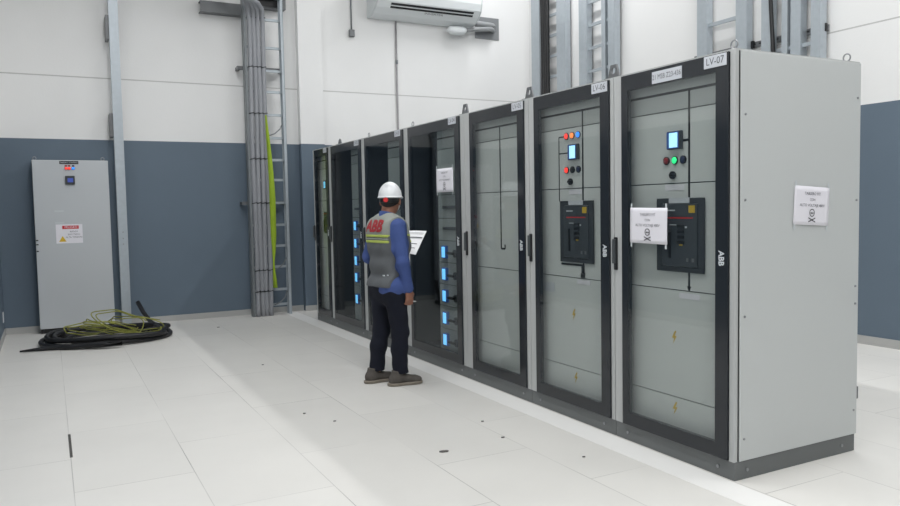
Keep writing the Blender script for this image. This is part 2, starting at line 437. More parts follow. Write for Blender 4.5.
# --- second
t, d, w, g = cabinet(.922, .922, 'second cabinet from the near end, with red, amber and blue lamps lit above its breaker')
covers(t, w, ZB)
mimic(t, [(.02, 2.052, .90, 2.052), (.376, 1.465, .376, 2.052), (.376, 1.05, .376, 1.03), (.376, 1.035, .62, 1.035)])
mimic(t, [(.636, 1.46, .636, 1.897), (.55, 1.897, .636, 1.897), (.53, 1.785, .636, 1.785)], wd=.004)
bm = bmesh.new(); tube(bm, [(.05, .376, 1.035), (.05, .376, .985)], .012, 10); tube(bm, [(.05, .376, .985), (.05, .376, .955)], .017, 10)
obj('earthing_plug_mark', bm, LINE, t)
breaker(t, .437)
meter(t, .428, .522, 1.735, 1.838)
for y, m in ((.557, LRED), (.494, LAMB), (.429, LBLU)): lamp(t, y, 1.897, m)
for y, m in ((.558, LRED), (.494, BLACK), (.430, LBLUX)): lamp(t, y, 1.67, m)
knob(t, .501, 1.591); label_strip(t, .374, .924, '', .14, .03); label_strip(t, .455, 1.522, '', .14, .032)
boxo('paper_slip', (.052, .0545, .70, .85, .83, .895), PLATE, t)
lightning(t, .486, .697, .054); lightning(t, .468, .268, .054)
p, a = nameplate(d, w, .119, 2.155, 'LV-06', .148, .062, .052, .95); plate_text(p, a)
lug(t, .056)

# --- third: blank covers, one vertical bus line ending in a hook
t, d, w, g = cabinet(1.844, .946, 'third cabinet from the near end, blank grey covers and one long vertical black line', near=.052, far=.1)
covers(t, w, ZB)
mimic(t, [(.02, 2.052, .92, 2.052), (.48, 1.107, .48, 2.052), (.48, 1.107, .425, 1.107), (.425, 1.107, .425, 1.14)])
p, a = nameplate(d, w, .124, 2.157, 'LV-05', .148, .058, .05, .95); plate_text(p, a)
lug(t, .056)

# --- feeder cabinets: dark cable bay on the far half, module column on the near half
def feeder(y0, w, label, near, screens, plate, reveal):
    t, d, w, g = cabinet(y0, w, label, near=near)
    y1 = reveal
    covers(t, w, [.11, .35, .555, .75, .945, 1.14, 1.338, 1.546, 1.947, 2.045, 2.185], x=.055, y0=.02, y1=y1, m=MODULE)
    bm = bmesh.new(); box(bm, .055, .34, y1, y1+.012, .11, 2.185); box(bm, .34, .352, y1+.012, w-.02, .11, 2.185)
    box(bm, .055, .34, w-.032, w-.02, .11, 2.185); box(bm, .055, .34, y1, w-.02, .11, .12); box(bm, .055, .34, y1, w-.02, 2.175, 2.185)
    obj('cable_bay', bm, BAY, t)
    mimic(t, [(.02, 2.045, y1, 2.045)])
    for z in screens:
        s = boxo('feeder_display', (.03, .058, y1-.168, y1-.085, z-.056, z+.056), BEZEL, t, bevel=.002)
        boxo('lit_screen', (.0285, .03, y1-.158, y1-.097, z-.047, z+.047), SCREENB, s)
        h = bmesh.new(); tube(h, [(.055, y1-.33, z-.005), (.03, y1-.33, z-.005)], .034, 14)
        hh = obj('rotary_handle', h, BRK, t)
        h = bmesh.new(); box(h, .004, .03, y1-.335, y1-.23, z-.016, z+.006); obj('grip', h, BLACK, hh, bevel=.004)
    for z in (1.435, 1.25): boxo('module_grip', (.04, .056, y1-.36, y1-.1, z-.012, z+.014), BRK2, t, bevel=.002)
    p, a = nameplate(d, w, near+.115, 2.163, plate, .135, .06, .05, .9); plate_text(p, a)
    return t
t = feeder(2.790, 1.165, 'fourth cabinet from the near end, five blue screens and a taped notice on its door', .07, (1.039, .843, .648, .45, .256), 'LV-04', .60)
lug(t, .062); eyebolt(t, .05, 1.09)
t = feeder(3.955, 1.117, 'fifth cabinet from the near end, directly behind the standing man', .035, (1.243, 1.044, .845, .653, .405), 'LV-03', .55)
eyebolt(t, .05, 1.04)
t = feeder(5.072, 1.100, 'sixth cabinet from the near end, blue screens in a column left of the standing man', .035, (1.243, 1.044, .845, .653, .405), 'LV-02', .50)
lug(t, w-.1, .06)
# --- farthest
t, d, w, g = cabinet(6.172, .651, 'farthest and narrowest cabinet at the back end of the row, one small screen lit')
covers(t, w, ZB)
mimic(t, [(.02, 2.052, .63, 2.052)])
s = boxo('feeder_display', (.03, .058, .26, .345, 1.69, 1.80), BRK2, t, bevel=.002); boxo('lit_screen', (.0285, .03, .275, .332, 1.705, 1.785), SCREENB, s)
breaker(t, .30, 1.285, hw=.10, hh=.15)
p, a = nameplate(d, w, .13, 2.16, 'LV-01', .12, .055, .042, .9); plate_text(p, a)

# ------------------------------------------------------------------ taped notices
def skull(bm, c, fr, s):
    U, V, N = fr; c = Vector(c)
    P = lambda u, v: c + U*u*s + V*v*s + N*.0008
    def poly(pts): bm.faces.new([bm.verts.new(P(*q)) for q in pts])
    def ringp(cx, cy, r0, r1, n=14, a0=0, a1=2*PI):
        for k in range(n):
            a, b = a0+(a1-a0)*k/n, a0+(a1-a0)*(k+1)/n
            poly([(cx+r0*math.cos(a), cy+r0*math.sin(a)), (cx+r1*math.cos(a), cy+r1*math.sin(a)), (cx+r1*math.cos(b), cy+r1*math.sin(b)), (cx+r0*math.cos(b), cy+r0*math.sin(b))])
    ringp(0, .25, .50, .62)
    for sx in (-.2, .2): ringp(sx, .2, .0, .15)
    poly([(-.16, -.36), (.16, -.36), (.16, -.28), (-.16, -.28)])
    for sx in (-1, 1):
        poly([(-.85*sx, -1.12), (-.80*sx, -1.26), (.85*sx, -.62), (.80*sx, -.48)])
def notice(name_loc, fr, pw, ph, label, curl=.006, tapes=((-.5,.5),(.5,.5),(-.5,-.5),(.5,-.5)), tilt=0.):
    U, V, N = fr
    if tilt:
        c, s = math.cos(tilt), math.sin(tilt); U, V = U*c + V*s, V*c - U*s
    fr = (U, V, N)
    t = thing('paper_notice', name_loc, label, 'notice', 'skull notices taped to the cabinets')
    bm = bmesh.new(); nu, nv = 12, 9; grid = []
    for j in range(nv+1):
        row = []
        for i in range(nu+1):
            u, v = i/nu-.5, j/nv-.5
            bend = curl*(.4+.6*math.sin((u+.5)*PI))*(.6+.5*math.cos(v*PI)) 
            if v < -.3: bend += curl*.8*(-.3-v)/.2*(.5-abs(u))
            row.append(bm.verts.new(U*u*pw + V*v*ph + N*(.0025+bend*.35)))
        grid.append(row)
    for j in range(nv):
        for i in range(nu): bm.faces.new((grid[j][i], grid[j][i+1], grid[j+1][i+1], grid[j+1][i]))
    sh = obj('sheet', bm, PAPER, t, smooth=True)
    md = sh.modifiers.new('thick', 'SOLIDIFY'); md.thickness = .0006; md.offset = 0
    nn = N*(.0032+curl*.4)
    bm = bmesh.new()
    text_bm(bm, 'TABLERO MT', nn+V*ph*.31, fr, ph*.105); text_bm(bm, 'CON', nn+V*ph*.155, fr, ph*.095)
    text_bm(bm, 'ALTO VOLTAJE 480V', nn+V*ph*.01, fr, ph*.105)
    me = bpy.data.meshes.new('printing'); bm.to_mesh(me); bm.free(); me.materials.append(mat('notice_ink', rgb(96, 96, 104), .7))
    o = bpy.data.objects.new('printing', me); C.objects.link(o); o.parent = t
    bm = bmesh.new(); skull(bm, nn-V*ph*.22, fr, ph*.165)
    me = bpy.data.meshes.new('skull_mark'); bm.to_mesh(me); bm.free(); me.materials.append(mat('skull_ink', rgb(52, 50, 56), .7)); o = bpy.data.objects.new('skull_mark', me); C.objects.link(o); o.parent = t
    for (a, b) in tapes:
        c = U*a*pw*.93 + V*b*ph*1.03; hu, hv = U*.007, V*.022
        bm = bmesh.new(); prism(bm, [c-hu-hv+N*.0035, c+hu-hv+N*.0035, c+hu*.8+hv+N*.0035, c-hu+hv+N*.0035], N*.0005)
        obj('tape_strip', bm, TAPE, t)
    return t
notice((-.0125, .609, 1.309), FRONT, .303, .205, 'white skull notice taped on the nearest glass door beside the breaker', curl=.02, tilt=-.012)
notice((-.0125, 3.122, 1.669), FRONT, .312, .205, 'white skull notice taped on the fourth cabinet door, near the man', curl=.01)
notice((.566, -.0065, 1.407), SOUTH, .283, .207, 'white skull notice taped on the grey end wall of the nearest cabinet', curl=.012, tilt=-.055)

# ------------------------------------------------------------------ wall-side control cabinet
t = thing('control_cabinet', (-2.785, 7.6, 0), 'tall plain grey control cabinet standing alone in the left corner', 'electrical cabinet')
bm = bmesh.new(); box(bm, -.415, .415, .022, .225, .055, 2.09); obj('enclosure', bm, GREY, t, bevel=.004)
boxo('plinth', (-.405, .405, .025, .22, 0, .055), BLACK, t)
bm = bmesh.new(); box(bm, -.413, .413, .0, .02, .06, 2.085); dr = obj('door', bm, mat('control_door_grey', rgb(190, 194, 197), .42, bump=.05, bscale=200), t, bevel=.004)
p = boxo('nameplate', (-.122, .085, -.003, 0, 2.042, 2.078), BLACK, dr)
text('lettering', 'TABLERO CONTROL', (-.018, -.003, 2.06), SOUTH, .021, SILVER, p)
for x, m in ((-.052, LRED), (-.018, LRED), (.025, LBLU)):
    bm = bmesh.new(); tube(bm, [(x, 0, 1.99), (x, -.012, 1.99)], .017, 14); l = obj('indicator_lamp', bm, BLACK, dr)
    bm = bmesh.new(); bmesh.ops.create_uvsphere(bm, u_segments=12, v_segments=8, radius=.0145, matrix=Matrix.Translation((x, -.012, 1.99))); obj('lens', bm, m, l, smooth=True)
    boxo('lamp_caption', (x-.014, x+.014, -.002, 0, 2.012, 2.03), m if False else (LREDX if x < 0 else LBLUX), l)
mt = boxo('display_meter', (-.067, .037, -.025, 0, 1.796, 1.90), BRK, dr, bevel=.006)
boxo('lit_screen', (-.042, .018, -.0265, -.025, 1.822, 1.872), mat('meter_blue', rgb(70, 90, 170), .3, emit=.25, ecol=rgb(60, 80, 200)), mt)
wl = boxo('warning_label', (-.195, .095, -.0025, 0, 1.085, 1.315), PAPER, dr)
boxo('red_band', (-.125, .055, -.0035, -.0025, 1.258, 1.298), RED, wl)
text('lettering', 'PELIGRO', (-.03, -.0036, 1.278), SOUTH, .036, PAPER, wl)
bm = bmesh.new(); prism(bm, [(-.165, -.0025, 1.105), (-.085, -.0025, 1.105), (-.125, -.0025, 1.175)], (0, -.001, 0)); tri = obj('hazard_triangle', bm, YEL, wl)
bm = bmesh.new()
for k, s in enumerate(('RIESGO', 'ELECTRICO', 'ALTA TENSION')): text_bm(bm, s, (.0, -.0026, 1.225-.034*k), SOUTH, .026)
me = bpy.data.meshes.new('fine_print'); bm.to_mesh(me); bm.free(); me.materials.append(INK); o = bpy.data.objects.new('fine_print', me); C.objects.link(o); o.parent = wl
for z in (1.475, 1.335):
    boxo('tape_strip', (-.20, -.10, -.0015, 0, z-.01, z+.01), TAPE, dr)
for z in (1.13, 1.08, 1.0):
    bm = bmesh.new(); box(bm, -.41, -.385, -.006, 0, z-.007, z+.007); obj('lock_insert', bm, BLACK, dr)
for x in (-.385, .36):
    bm = bmesh.new(); tube(bm, [(x+.018*math.cos(a), .1, 2.112+.02*math.sin(a)) for a in [2*PI*k/14 for k in range(14)]], .005, 6, closed=True)
    box(bm, x-.012, x+.012, .09, .11, 2.088, 2.096); obj('eyebolt', bm, SCREW, t)

# ------------------------------------------------------------------ steel post and wall brackets
t = thing('steel_post', (-2.235, 7.6, 0), 'galvanised channel post rising from floor past the frame top beside the grey control cabinet', 'steel post')
bm = bmesh.new(); box(bm, -.054, .054, 0, .005, .0, ZC-.01); box(bm, -.054, -.049, .005, .09, 0, ZC-.01); box(bm, .049, .054, .005, .09, 0, ZC-.01)
obj('channel', bm, GALV, t)
for z in (3.73, 2.53):
    bm = bmesh.new(); box(bm, -.09, -.054, .03, .239, z-.145, z+.145); obj('wall_bracket', bm, STRUT, t)
for z in (1.05, 1.12, 1.2):
    bm = bmesh.new(); bolt_bm(bm, (0, 0, z), (0, -1, 0), .008, .006); obj('bolt', bm, SCREW, t)

# ------------------------------------------------------------------ cable ladders
def ladder_back():
    t = thing('cable_ladder', (-.395, 7.55, 0), 'tall vertical cable ladder on the back wall carrying four grey cables', 'cable ladder')
    for s in (-1, 1):
        x = s*.265
        bm = bmesh.new(); box(bm, x-.003, x+.003, 0, .11, 0, 4.62); box(bm, min(x, x-s*.035), max(x, x-s*.035), 0, .004, 0, 4.62); box(bm, min(x, x-s*.035), max(x, x-s*.035), .106, .11, 0, 4.62)
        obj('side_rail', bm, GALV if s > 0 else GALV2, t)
    for z in (.141, .348, .663, .95, 1.238, 1.538, 1.85, 2.121, 2.42, 2.729, 3.038, 3.32, 3.627, 4.0, 4.3, 4.55):
        bm = bmesh.new(); box(bm, -.262, .262, .055, .085, z-.016, z+.016); obj('rung', bm, GALV, t)
    for z in (1.54, 3.35):
        bm = bmesh.new(); box(bm, -.34, .30, .115, .17, z-.022, z+.022); box(bm, -.33, -.29, .17, .289, z-.022, z+.022); box(bm, .25, .29, .17, .289, z-.022, z+.022)
        obj('wall_strut', bm, STRUT, t)
    for (z0, z1) in ((.14, .32), (.62, .78), (2.45, 2.6)):
        bm = bmesh.new(); tube(bm, [(.04, .05, z0), (.12, .045, z0+.03), (.19, .05, z0+.09), (.22, .05, z1)], .008, 6); obj('loose_tail', bm, GALV2, t)
ladder_back()
cm = mat('grey_cable_sheath', rgb(146, 148, 153), .5, noise=.06, nscale=20)
names = ('leftmost grey cable strapped on the back wall ladder', 'second grey cable from the left on the back wall ladder', 'third grey cable from the left on the back wall ladder', 'rightmost grey cable on the back wall ladder beside the lime strip')
for i in range(4):
    x = -.592+.060*i
    t = thing('power_cable', (x, 7.545, 0), names[i], 'cable', 'grey cables on the back wall ladder')
    pts = []
    for k in range(40):
        z = 3.95*k/39; pts.append((.006*math.sin(z*2.1+i*1.7)+.0*z, -.0+.004*math.sin(z*3+i), z+.002))
    o = .05*i
    pts += [(-.005, -.02, 4.03), (-.02, -.07, 4.10), (-.06-o*.2, -.16, 4.15), (-.15-o*.4, -.28+o*.3, 4.19), (-.30-o*.5, -.40+o*.8, 4.25), (-.48-o*.5, -.52+o*1.5, 4.42), (-.65, -.60+o*2, 4.62), (-.95, -.58+o*2.2, 4.664), (-2.2, -.58+o*2.2, 4.664)]
    bm = bmesh.new(); tube(bm, pts, .031, 12); obj('sheath', bm, cm, t)
    for z in (4.0, 3.35, 2.737, 2.133, 1.54, .63, .343):
        bm = bmesh.new(); tube(bm, [(.0+.034*math.cos(a)+.006*math.sin(z*2.1+i*1.7), .034*math.sin(a), z+.008*math.cos(a)) for a in [2*PI*k/16 for k in range(16)]], .006, 6, closed=True)
        obj('cable_tie', bm, BLACK, t)
# lime strip tied on the ladder
bm = bmesh.new()
L = [(-.426, 2.708, .006), (-.408, 2.443, .018), (-.388, 2.124, .028), (-.378, 1.8, .034), (-.373, 1.576, .036), (-.372, 1.106, .034), (-.375, .903, .024), (-.384, .740, .010), (-.382, .604, .014), (-.376, .50, .02), (-.371, .387, .025)]
for (a, b) in zip(L[:-1], L[1:]):
    if not bm.verts: va = [bm.verts.new((a[0]-a[2], 7.475, a[1])), bm.verts.new((a[0]+a[2], 7.45, a[1]))]
    vb = [bm.verts.new((b[0]-b[2], 7.475+.01*math.sin(b[1]*6), b[1])), bm.verts.new((b[0]+b[2], 7.45-.01*math.sin(b[1]*5), b[1]))]
    bm.faces.new((va[0], va[1], vb[1], vb[0])); va = vb
o = obj('hanging_strap', bm, mat('lime_webbing', rgb(150, 178, 42), .75, noise=.08, nscale=30), smooth=True); o.modifiers.new('thick', 'SOLIDIFY').thickness = .004
tag(o, 'lime green strap hanging down the back wall cable ladder', 'strap')
# strut channel high on the wall behind the ladder
t = thing('support_channel', (-.6, 7.68, 4.2), 'dull steel channel fixed high on the back wall left of the cable ladder top', 'steel channel')
bm = bmesh.new(); box(bm, -.58, .0, .0, .005, -.15, -.01); box(bm, -.58, .0, .005, .155, -.15, -.145); box(bm, -.58, .0, .005, .155, -.015, -.01); obj('channel', bm, STRUT, t)
boxo('back_plate', (-.02, .56, .02, .155, -.015, .30), STRUT, t)
bm = bmesh.new(); box(bm, .0, .50, .0, .018, .0, .22); obj('dark_plate', bm, BLACK, t)  # flat black plate in front of the back plate
# overhead tray leaving the ladder to the left, mostly above the frame
t = thing('overhead_tray', (-2.0, 6.82, 4.62), 'galvanised tray hung overhead at the upper left, taking the grey cables away', 'cable tray')
bm = bmesh.new(); box(bm, -1.5, .75, 0, .6, 0, .004); box(bm, -1.5, .75, 0, .004, 0, .1); box(bm, -1.5, .75, .596, .6, 0, .1); obj('trough', bm, GALV2, t)
for x in (-1.3, -.3, .6):
    bm = bmesh.new(); tube(bm, [(x, -.02, -.03), (x, -.02, 2.57)], .006, 8); tube(bm, [(x, .62, -.03), (x, .62, 2.57)], .006, 8); box(bm, x-.02, x+.02, -.04, .64, -.035, -.004); obj('hanger', bm, STRUT, t)

def ladder_right(ya, yb, label, rails, rung_z, loc=3.93, cable=None, rungm=GALV):
    """rails: list of (y0, y1) flat faces toward the room"""
    yc = (ya+yb)/2
    t = thing('cable_ladder', (loc, yc, 0), label, 'cable ladder', 'cable ladders on the right wall')
    for (a, b) in rails:
        bm = bmesh.new(); a -= yc; b -= yc
        box(bm, 0, .004, a, b, 0, ZC-.01); box(bm, .004, .10, a, a+.004, 0, ZC-.01); box(bm, .004, .10, b-.004, b, 0, ZC-.01); obj('side_rail', bm, GALV, t)
    for z in rung_z:
        bm = bmesh.new(); box(bm, .03, .06, min(r[0] for r in rails)-yc+.01, max(r[1] for r in rails)-yc-.01, z-.02, z+.02); obj('rung', bm, rungm, t)
    return t
rz = [.3+.313*k for k in range(22)]
ladder_right(6.66, 7.60, 'cable ladder at the far right corner with a thick black cable bundle', [(7.36, 7.58), (6.68, 6.90)], rz)
for k, (y, l) in enumerate(((7.27, 'black cable beside the far rail of the corner ladder'), (7.20, 'middle black cable on the corner ladder'), (7.13, 'black cable on the corner ladder nearest its rungs'))):
    bm = bmesh.new(); tube(bm, [(3.925+.006*math.sin(z*2+k), y+.012*math.sin(z*1.3+k*2), z+.01) for z in [ZC*.997*q/24 for q in range(25)]], .036, 10)
    tag(obj('power_cable', bm, BLACK), l, 'cable', 'black cables on the corner ladder')
ladder_right(5.56, 6.35, 'empty cable ladder with closely spaced rungs rising behind the second cabinet', [(6.17, 6.35), (5.56, 5.70), (5.76, 5.84)], [.085+.327*k for k in range(21)])
ladder_right(3.33, 4.06, 'wide cable ladder with few rungs behind the nearest cabinet, its end block showing', [(3.91, 4.06), (3.33, 3.48)], [.026+.70*k for k in range(10)])
ladder_right(2.40, 3.13, 'rightmost cable ladder with two slim middle posts above the grey end wall', [(3.01, 3.13), (2.80, 2.87), (2.64, 2.76), (2.41, 2.52)], [.25+.70*k for k in range(10)])
bm = bmesh.new(); tube(bm, [(3.925+.008*math.sin(z*3), 2.985+.03*math.sin(z*1.9), z+.01) for z in [ZC*.997*q/30 for q in range(31)]], .022, 10)
tag(obj('power_cable', bm, BLACK), 'single black cable hanging along the rightmost ladder', 'cable')
for (a, b, z, l) in ((2.40, 3.45, 3.19, 'slotted wall strut behind the rightmost ladder'), (3.30, 4.2, 3.19, 'wall strut whose dark end shows right of the wide ladder')):
    t = thing('wall_strut', (4.03, (a+b)/2, z), l, 'steel strut', 'wall struts behind the ladders')
    h = (b-a)/2 
    bm = bmesh.new(); box(bm, -.0, .03, -h, h, -.03, .03); obj('channel', bm, STRUT, t)
    for k in range(int(2*h/.075)-1): boxo('slot', (-.002, .0, -h+.06+.075*k, -h+.095+.075*k, -.008, .010), BLACK, t)
    bm = bmesh.new(); box(bm, -.03, .0, -h-.0, -h+.05, -.04, .04); obj('end_cap', bm, BLACK, t)

# ------------------------------------------------------------------ air conditioner, pipes, conduits
t = thing('air_conditioner', (2.06, YB, 4.2), 'long white air conditioner mounted high on the back wall', 'air conditioner')
prof = [(-.005, .02), (-.10, .02), (-.22, .055), (-.33, .12), (-.40, .20), (-.43, .30), (-.43, .48), (-.40, .55), (-.30, .60), (-.005, .62)]
bm = bmesh.new(); prism(bm, [(-.84, y, z) for y, z in prof], (1.70, 0, 0)); ac = obj('casing', bm, mat('ac_white', rgb(222, 226, 227), .35), t, bevel=.012)
for s in (-1, 1):
    bm = bmesh.new(); x = -.852 if s < 0 else .848
    prism(bm, [(x, y*1.01, z*1.0) for y, z in prof], (.024, 0, 0)); obj('end_cheek', bm, mat('ac_cheek', rgb(206, 211, 212), .4), t, bevel=.006)
def slot(z0, z1, y0, y1, name, m):
    bm = bmesh.new(); n = Vector((0, -.62, -.78))*.006
    prism(bm, [(-.62, y0, z0), (.74, y0, z0), (.74, y1, z1), (-.62, y1, z1)], n); return obj(name, bm, m, t)
def on(k): # point on the sloping underside between profile points 2..4
    a, b = Vector(prof[3]), Vector(prof[4]); return a + (b-a)*k
for (k0, k1) in ((.05, .30), (.52, .80)):
    a, b = on(k0), on(k1); slot(a[1], b[1], a[0], b[0], 'louvre_slot', BLACK)
bm = bmesh.new(); a = Vector((0, prof[2][0], prof[2][1])); b = Vector((0, prof[3][0], prof[3][1])); v = (b-a).normalized(); nrm = Vector((0, -v.z, v.y)); nrm = nrm if nrm.z < 0 else -nrm
text_bm(bm, 'INVERTER', a+(b-a)*.75+Vector((.1, 0, 0)), (Vector((1, 0, 0)), v, nrm), .05, thick=.002, squash=1.4)
me = bpy.data.meshes.new('logo_lettering'); bm.to_mesh(me); bm.free(); me.materials.append(INK); o = bpy.data.objects.new('logo_lettering', me); C.objects.link(o); o.parent = t
t = thing('refrigerant_pipes', (2.9, YB, 4.2), 'insulated pipes running from the air conditioner to a grey wall plate', 'pipe')
bm = bmesh.new(); box(bm, .13, .575, -.014, -.002, -.11, .235); obj('wall_plate', bm, mat('pipe_plate', rgb(138, 140, 142), .4, metal=.2), t, bevel=.02)
pm = mat('pipe_insulation', rgb(150, 152, 154), .5, noise=.08)
for k, (z, r) in enumerate(((.10, .042), (.035, .035))):
    bm = bmesh.new(); tube(bm, [(.045, -.12, z) if k == 0 else (-.14, -.135, -.045), (.1, -.12-.02*k, z-.005-.03*k), (.34, -.11-.03*k, z-.01), (.42, -.07, z-.005), (.46, -.016, z)], r, 12); obj('pipe', bm, pm, t)
bm = bmesh.new(); tube(bm, [(-.42, -.13, -.035), (-.38, -.14, -.055), (-.27, -.15, -.06), (-.16, -.15, -.05), (-.12, -.13, -.03)], [.04, .062, .068, .062, .04], 14); obj('elbow_cover', bm, mat('ac_white', rgb(222, 226, 227), .35), t)
t = thing('outlet_box', (.957, YB, 3.98), 'small grey outlet box under a thin conduit left of the air conditioner', 'outlet')
boxo('box', (-.04, .04, -.05, -.001, -.05, .05), STRUT, t, bevel=.006)
bm = bmesh.new(); tube(bm, [(0, -.02, .05), (0, -.02, ZC-3.985)], .011, 10); obj('conduit', bm, GALV2, t)
t = thing('conduit', (1.665, YB, 0), 'thin grey conduit running down the back wall below the air conditioner', 'conduit')
bm = bmesh.new(); tube(bm, [(0, -.02, .08), (-.003, -.02, 4.24)], .0135, 10); obj('pipe', bm, mat('conduit_grey', rgb(150, 148, 150), .5), t)
for z in (3.62, 1.5):
    bm = bmesh.new(); tube(bm, [(0, -.02, z-.03), (0, -.02, z+.03)], .019, 12); obj('coupling', bm, GALV2, t)

# ------------------------------------------------------------------ coiled cables on the floor
cab = mat('black_cable', rgb(26, 27, 30), .5)
ccx, ccy = -2.50, 6.70
def coil(name, label, r, turns, a0, R, zs, tail=None, head=None, ell=.62):
    pts = list(head or [])
    n = int(turns*36)
    for k in range(n+1):
        a = a0 + turns*2*PI*k/n
        rr = R[0] + (R[1]-R[0])*k/n
        z = zs[0] + (zs[1]-zs[0])*k/n + .012*math.sin(3*a)
        pts.append((ccx + rr*math.cos(a), ccy + rr*ell*math.sin(a)*1.3*(1+.06*math.sin(2*a+a0)), max(z, r+.002)))
    pts += list(tail or [])
    bm = bmesh.new(); rr = [r]*len(pts)
    if tail and head is None: rr[-1] = r*.35; rr[-2] = r*.8
    tube(bm, pts, rr, 10)
    return tag(obj(name, bm, cab), label, 'cable', 'black cables coiled on the floor')
coil('coiled_cable', 'thick black cable coil whose tail points left along the floor', .025, 1.62, .3, (.60, .70), (.028, .035), tail=[(-2.42, 6.06, .05), (-2.62, 6.08, .055), (-2.82, 6.2, .04), (-3.02, 6.30, .028), (-3.2, 6.33, .022), (-3.38, 6.32, .018)])
coil('coiled_cable', 'thick black cable coil whose end loops up behind the steel post foot', .026, 1.5, 2.6, (.55, .66), (.085, .09), tail=[(-2.0, 7.2, .10), (-2.06, 7.38, .2), (-2.11, 7.5, .32)], head=[(-2.95, 6.95, .04)])
coil('coiled_cable', 'thinner black cable lying inside the floor coil under the yellow green wires', .018, 1.3, 4.4, (.48, .40), (.025, .05))
bm = bmesh.new(); pts = [(-2.25, 6.75, .05)]
for k in range(13): a = -1.3+2.6*k/12; pts.append((-1.93+.10*math.cos(a), 6.93+.10*math.sin(a), .075))
pts += [(-2.2, 7.1, .06), (-2.5, 7.2, .05)]
tube(bm, pts, .026, 10); tag(obj('cable_end', bm, cab), 'short black cable loop sticking out at the right edge of the coil', 'cable', 'black cables coiled on the floor')
yg = mat('yellow_green_wire', rgb(140, 142, 62), .5, noise=.35, nscale=14)
wl = ('yellow green wire arching highest in front of the steel post', 'yellow green wire tangled at the left of the coil', 'yellow green wire looped across the middle of the coil', 'yellow green wire reaching over to the right of the coil', 'flattened bundle wire of yellow green lying lowest on the coil')
rnd = random.Random(3)
spec = [(-2.40, .30, .42, .40), (-2.74, .24, .25, .5), (-2.50, .30, .30, .3), (-2.22, .30, .30, .6), (-2.48, .32, .12, .2)]
for q, (cx_, rx, hz, ph) in enumerate(spec):
    pts = []
    n = 56
    for k in range(n+1):
        s = k/n; a = ph + s*2*PI*1.9
        pts.append((cx_ + rx*math.cos(a)*(1-.25*s) + .015*math.sin(4*a+q), 6.50 + .24*math.sin(a*1.15+q) + .03*q - .05, .08 + hz*.66*abs(math.sin(a*.5+ph))**1.5 + .006*math.sin(5*a)))
    bm = bmesh.new(); tube(bm, pts, .0062, 6)
    tag(obj('earth_wire', bm, yg), wl[q], 'wire', 'yellow green wires tangled on the coil')

# floor scraps
sc = [(-1.06, 1.20, .10, 'dark screw sized scrap lying alone on the open floor, nearest the photographer'), (-.55, 1.62, .03, 'small dark crumb beside the long floor joint in front of the second cabinet'),
      (-1.40, 2.15, .03, 'tiny dark crumb on the open floor, right of its near twin'), (-1.52, 2.45, .03, 'tiny dark crumb on the open floor left of the joint'), (-.62, 1.25, .035, 'tiny dark crumb beside the long floor joint, third cabinet side'),
      (-1.25, 6.9, .05, 'dark crumb near the foot of the back wall, left of the cable ladder'), (-.42, .70, .03, 'dark crumb lying before the second and nearest cabinets'), (-1.35, 4.3, .03, 'dark crumb on the pale floor left of the man')]
for (x, y, s, l) in sc:
    bm = bmesh.new(); vs = [(s*.3*math.cos(a)*(1+.3*rnd.random()), s*.12*math.sin(a)*(1+.4*rnd.random())) for a in [2*PI*k/7 for k in range(7)]]
    prism(bm, [(x+u*.9+v*.3, y+v-u*.25, .0005) for u, v in vs], (0, 0, .006))
    tag(obj('floor_scrap', bm, mat('scrap_dark', rgb(96, 93, 90), .6)), l, 'scrap', 'scraps on the floor')

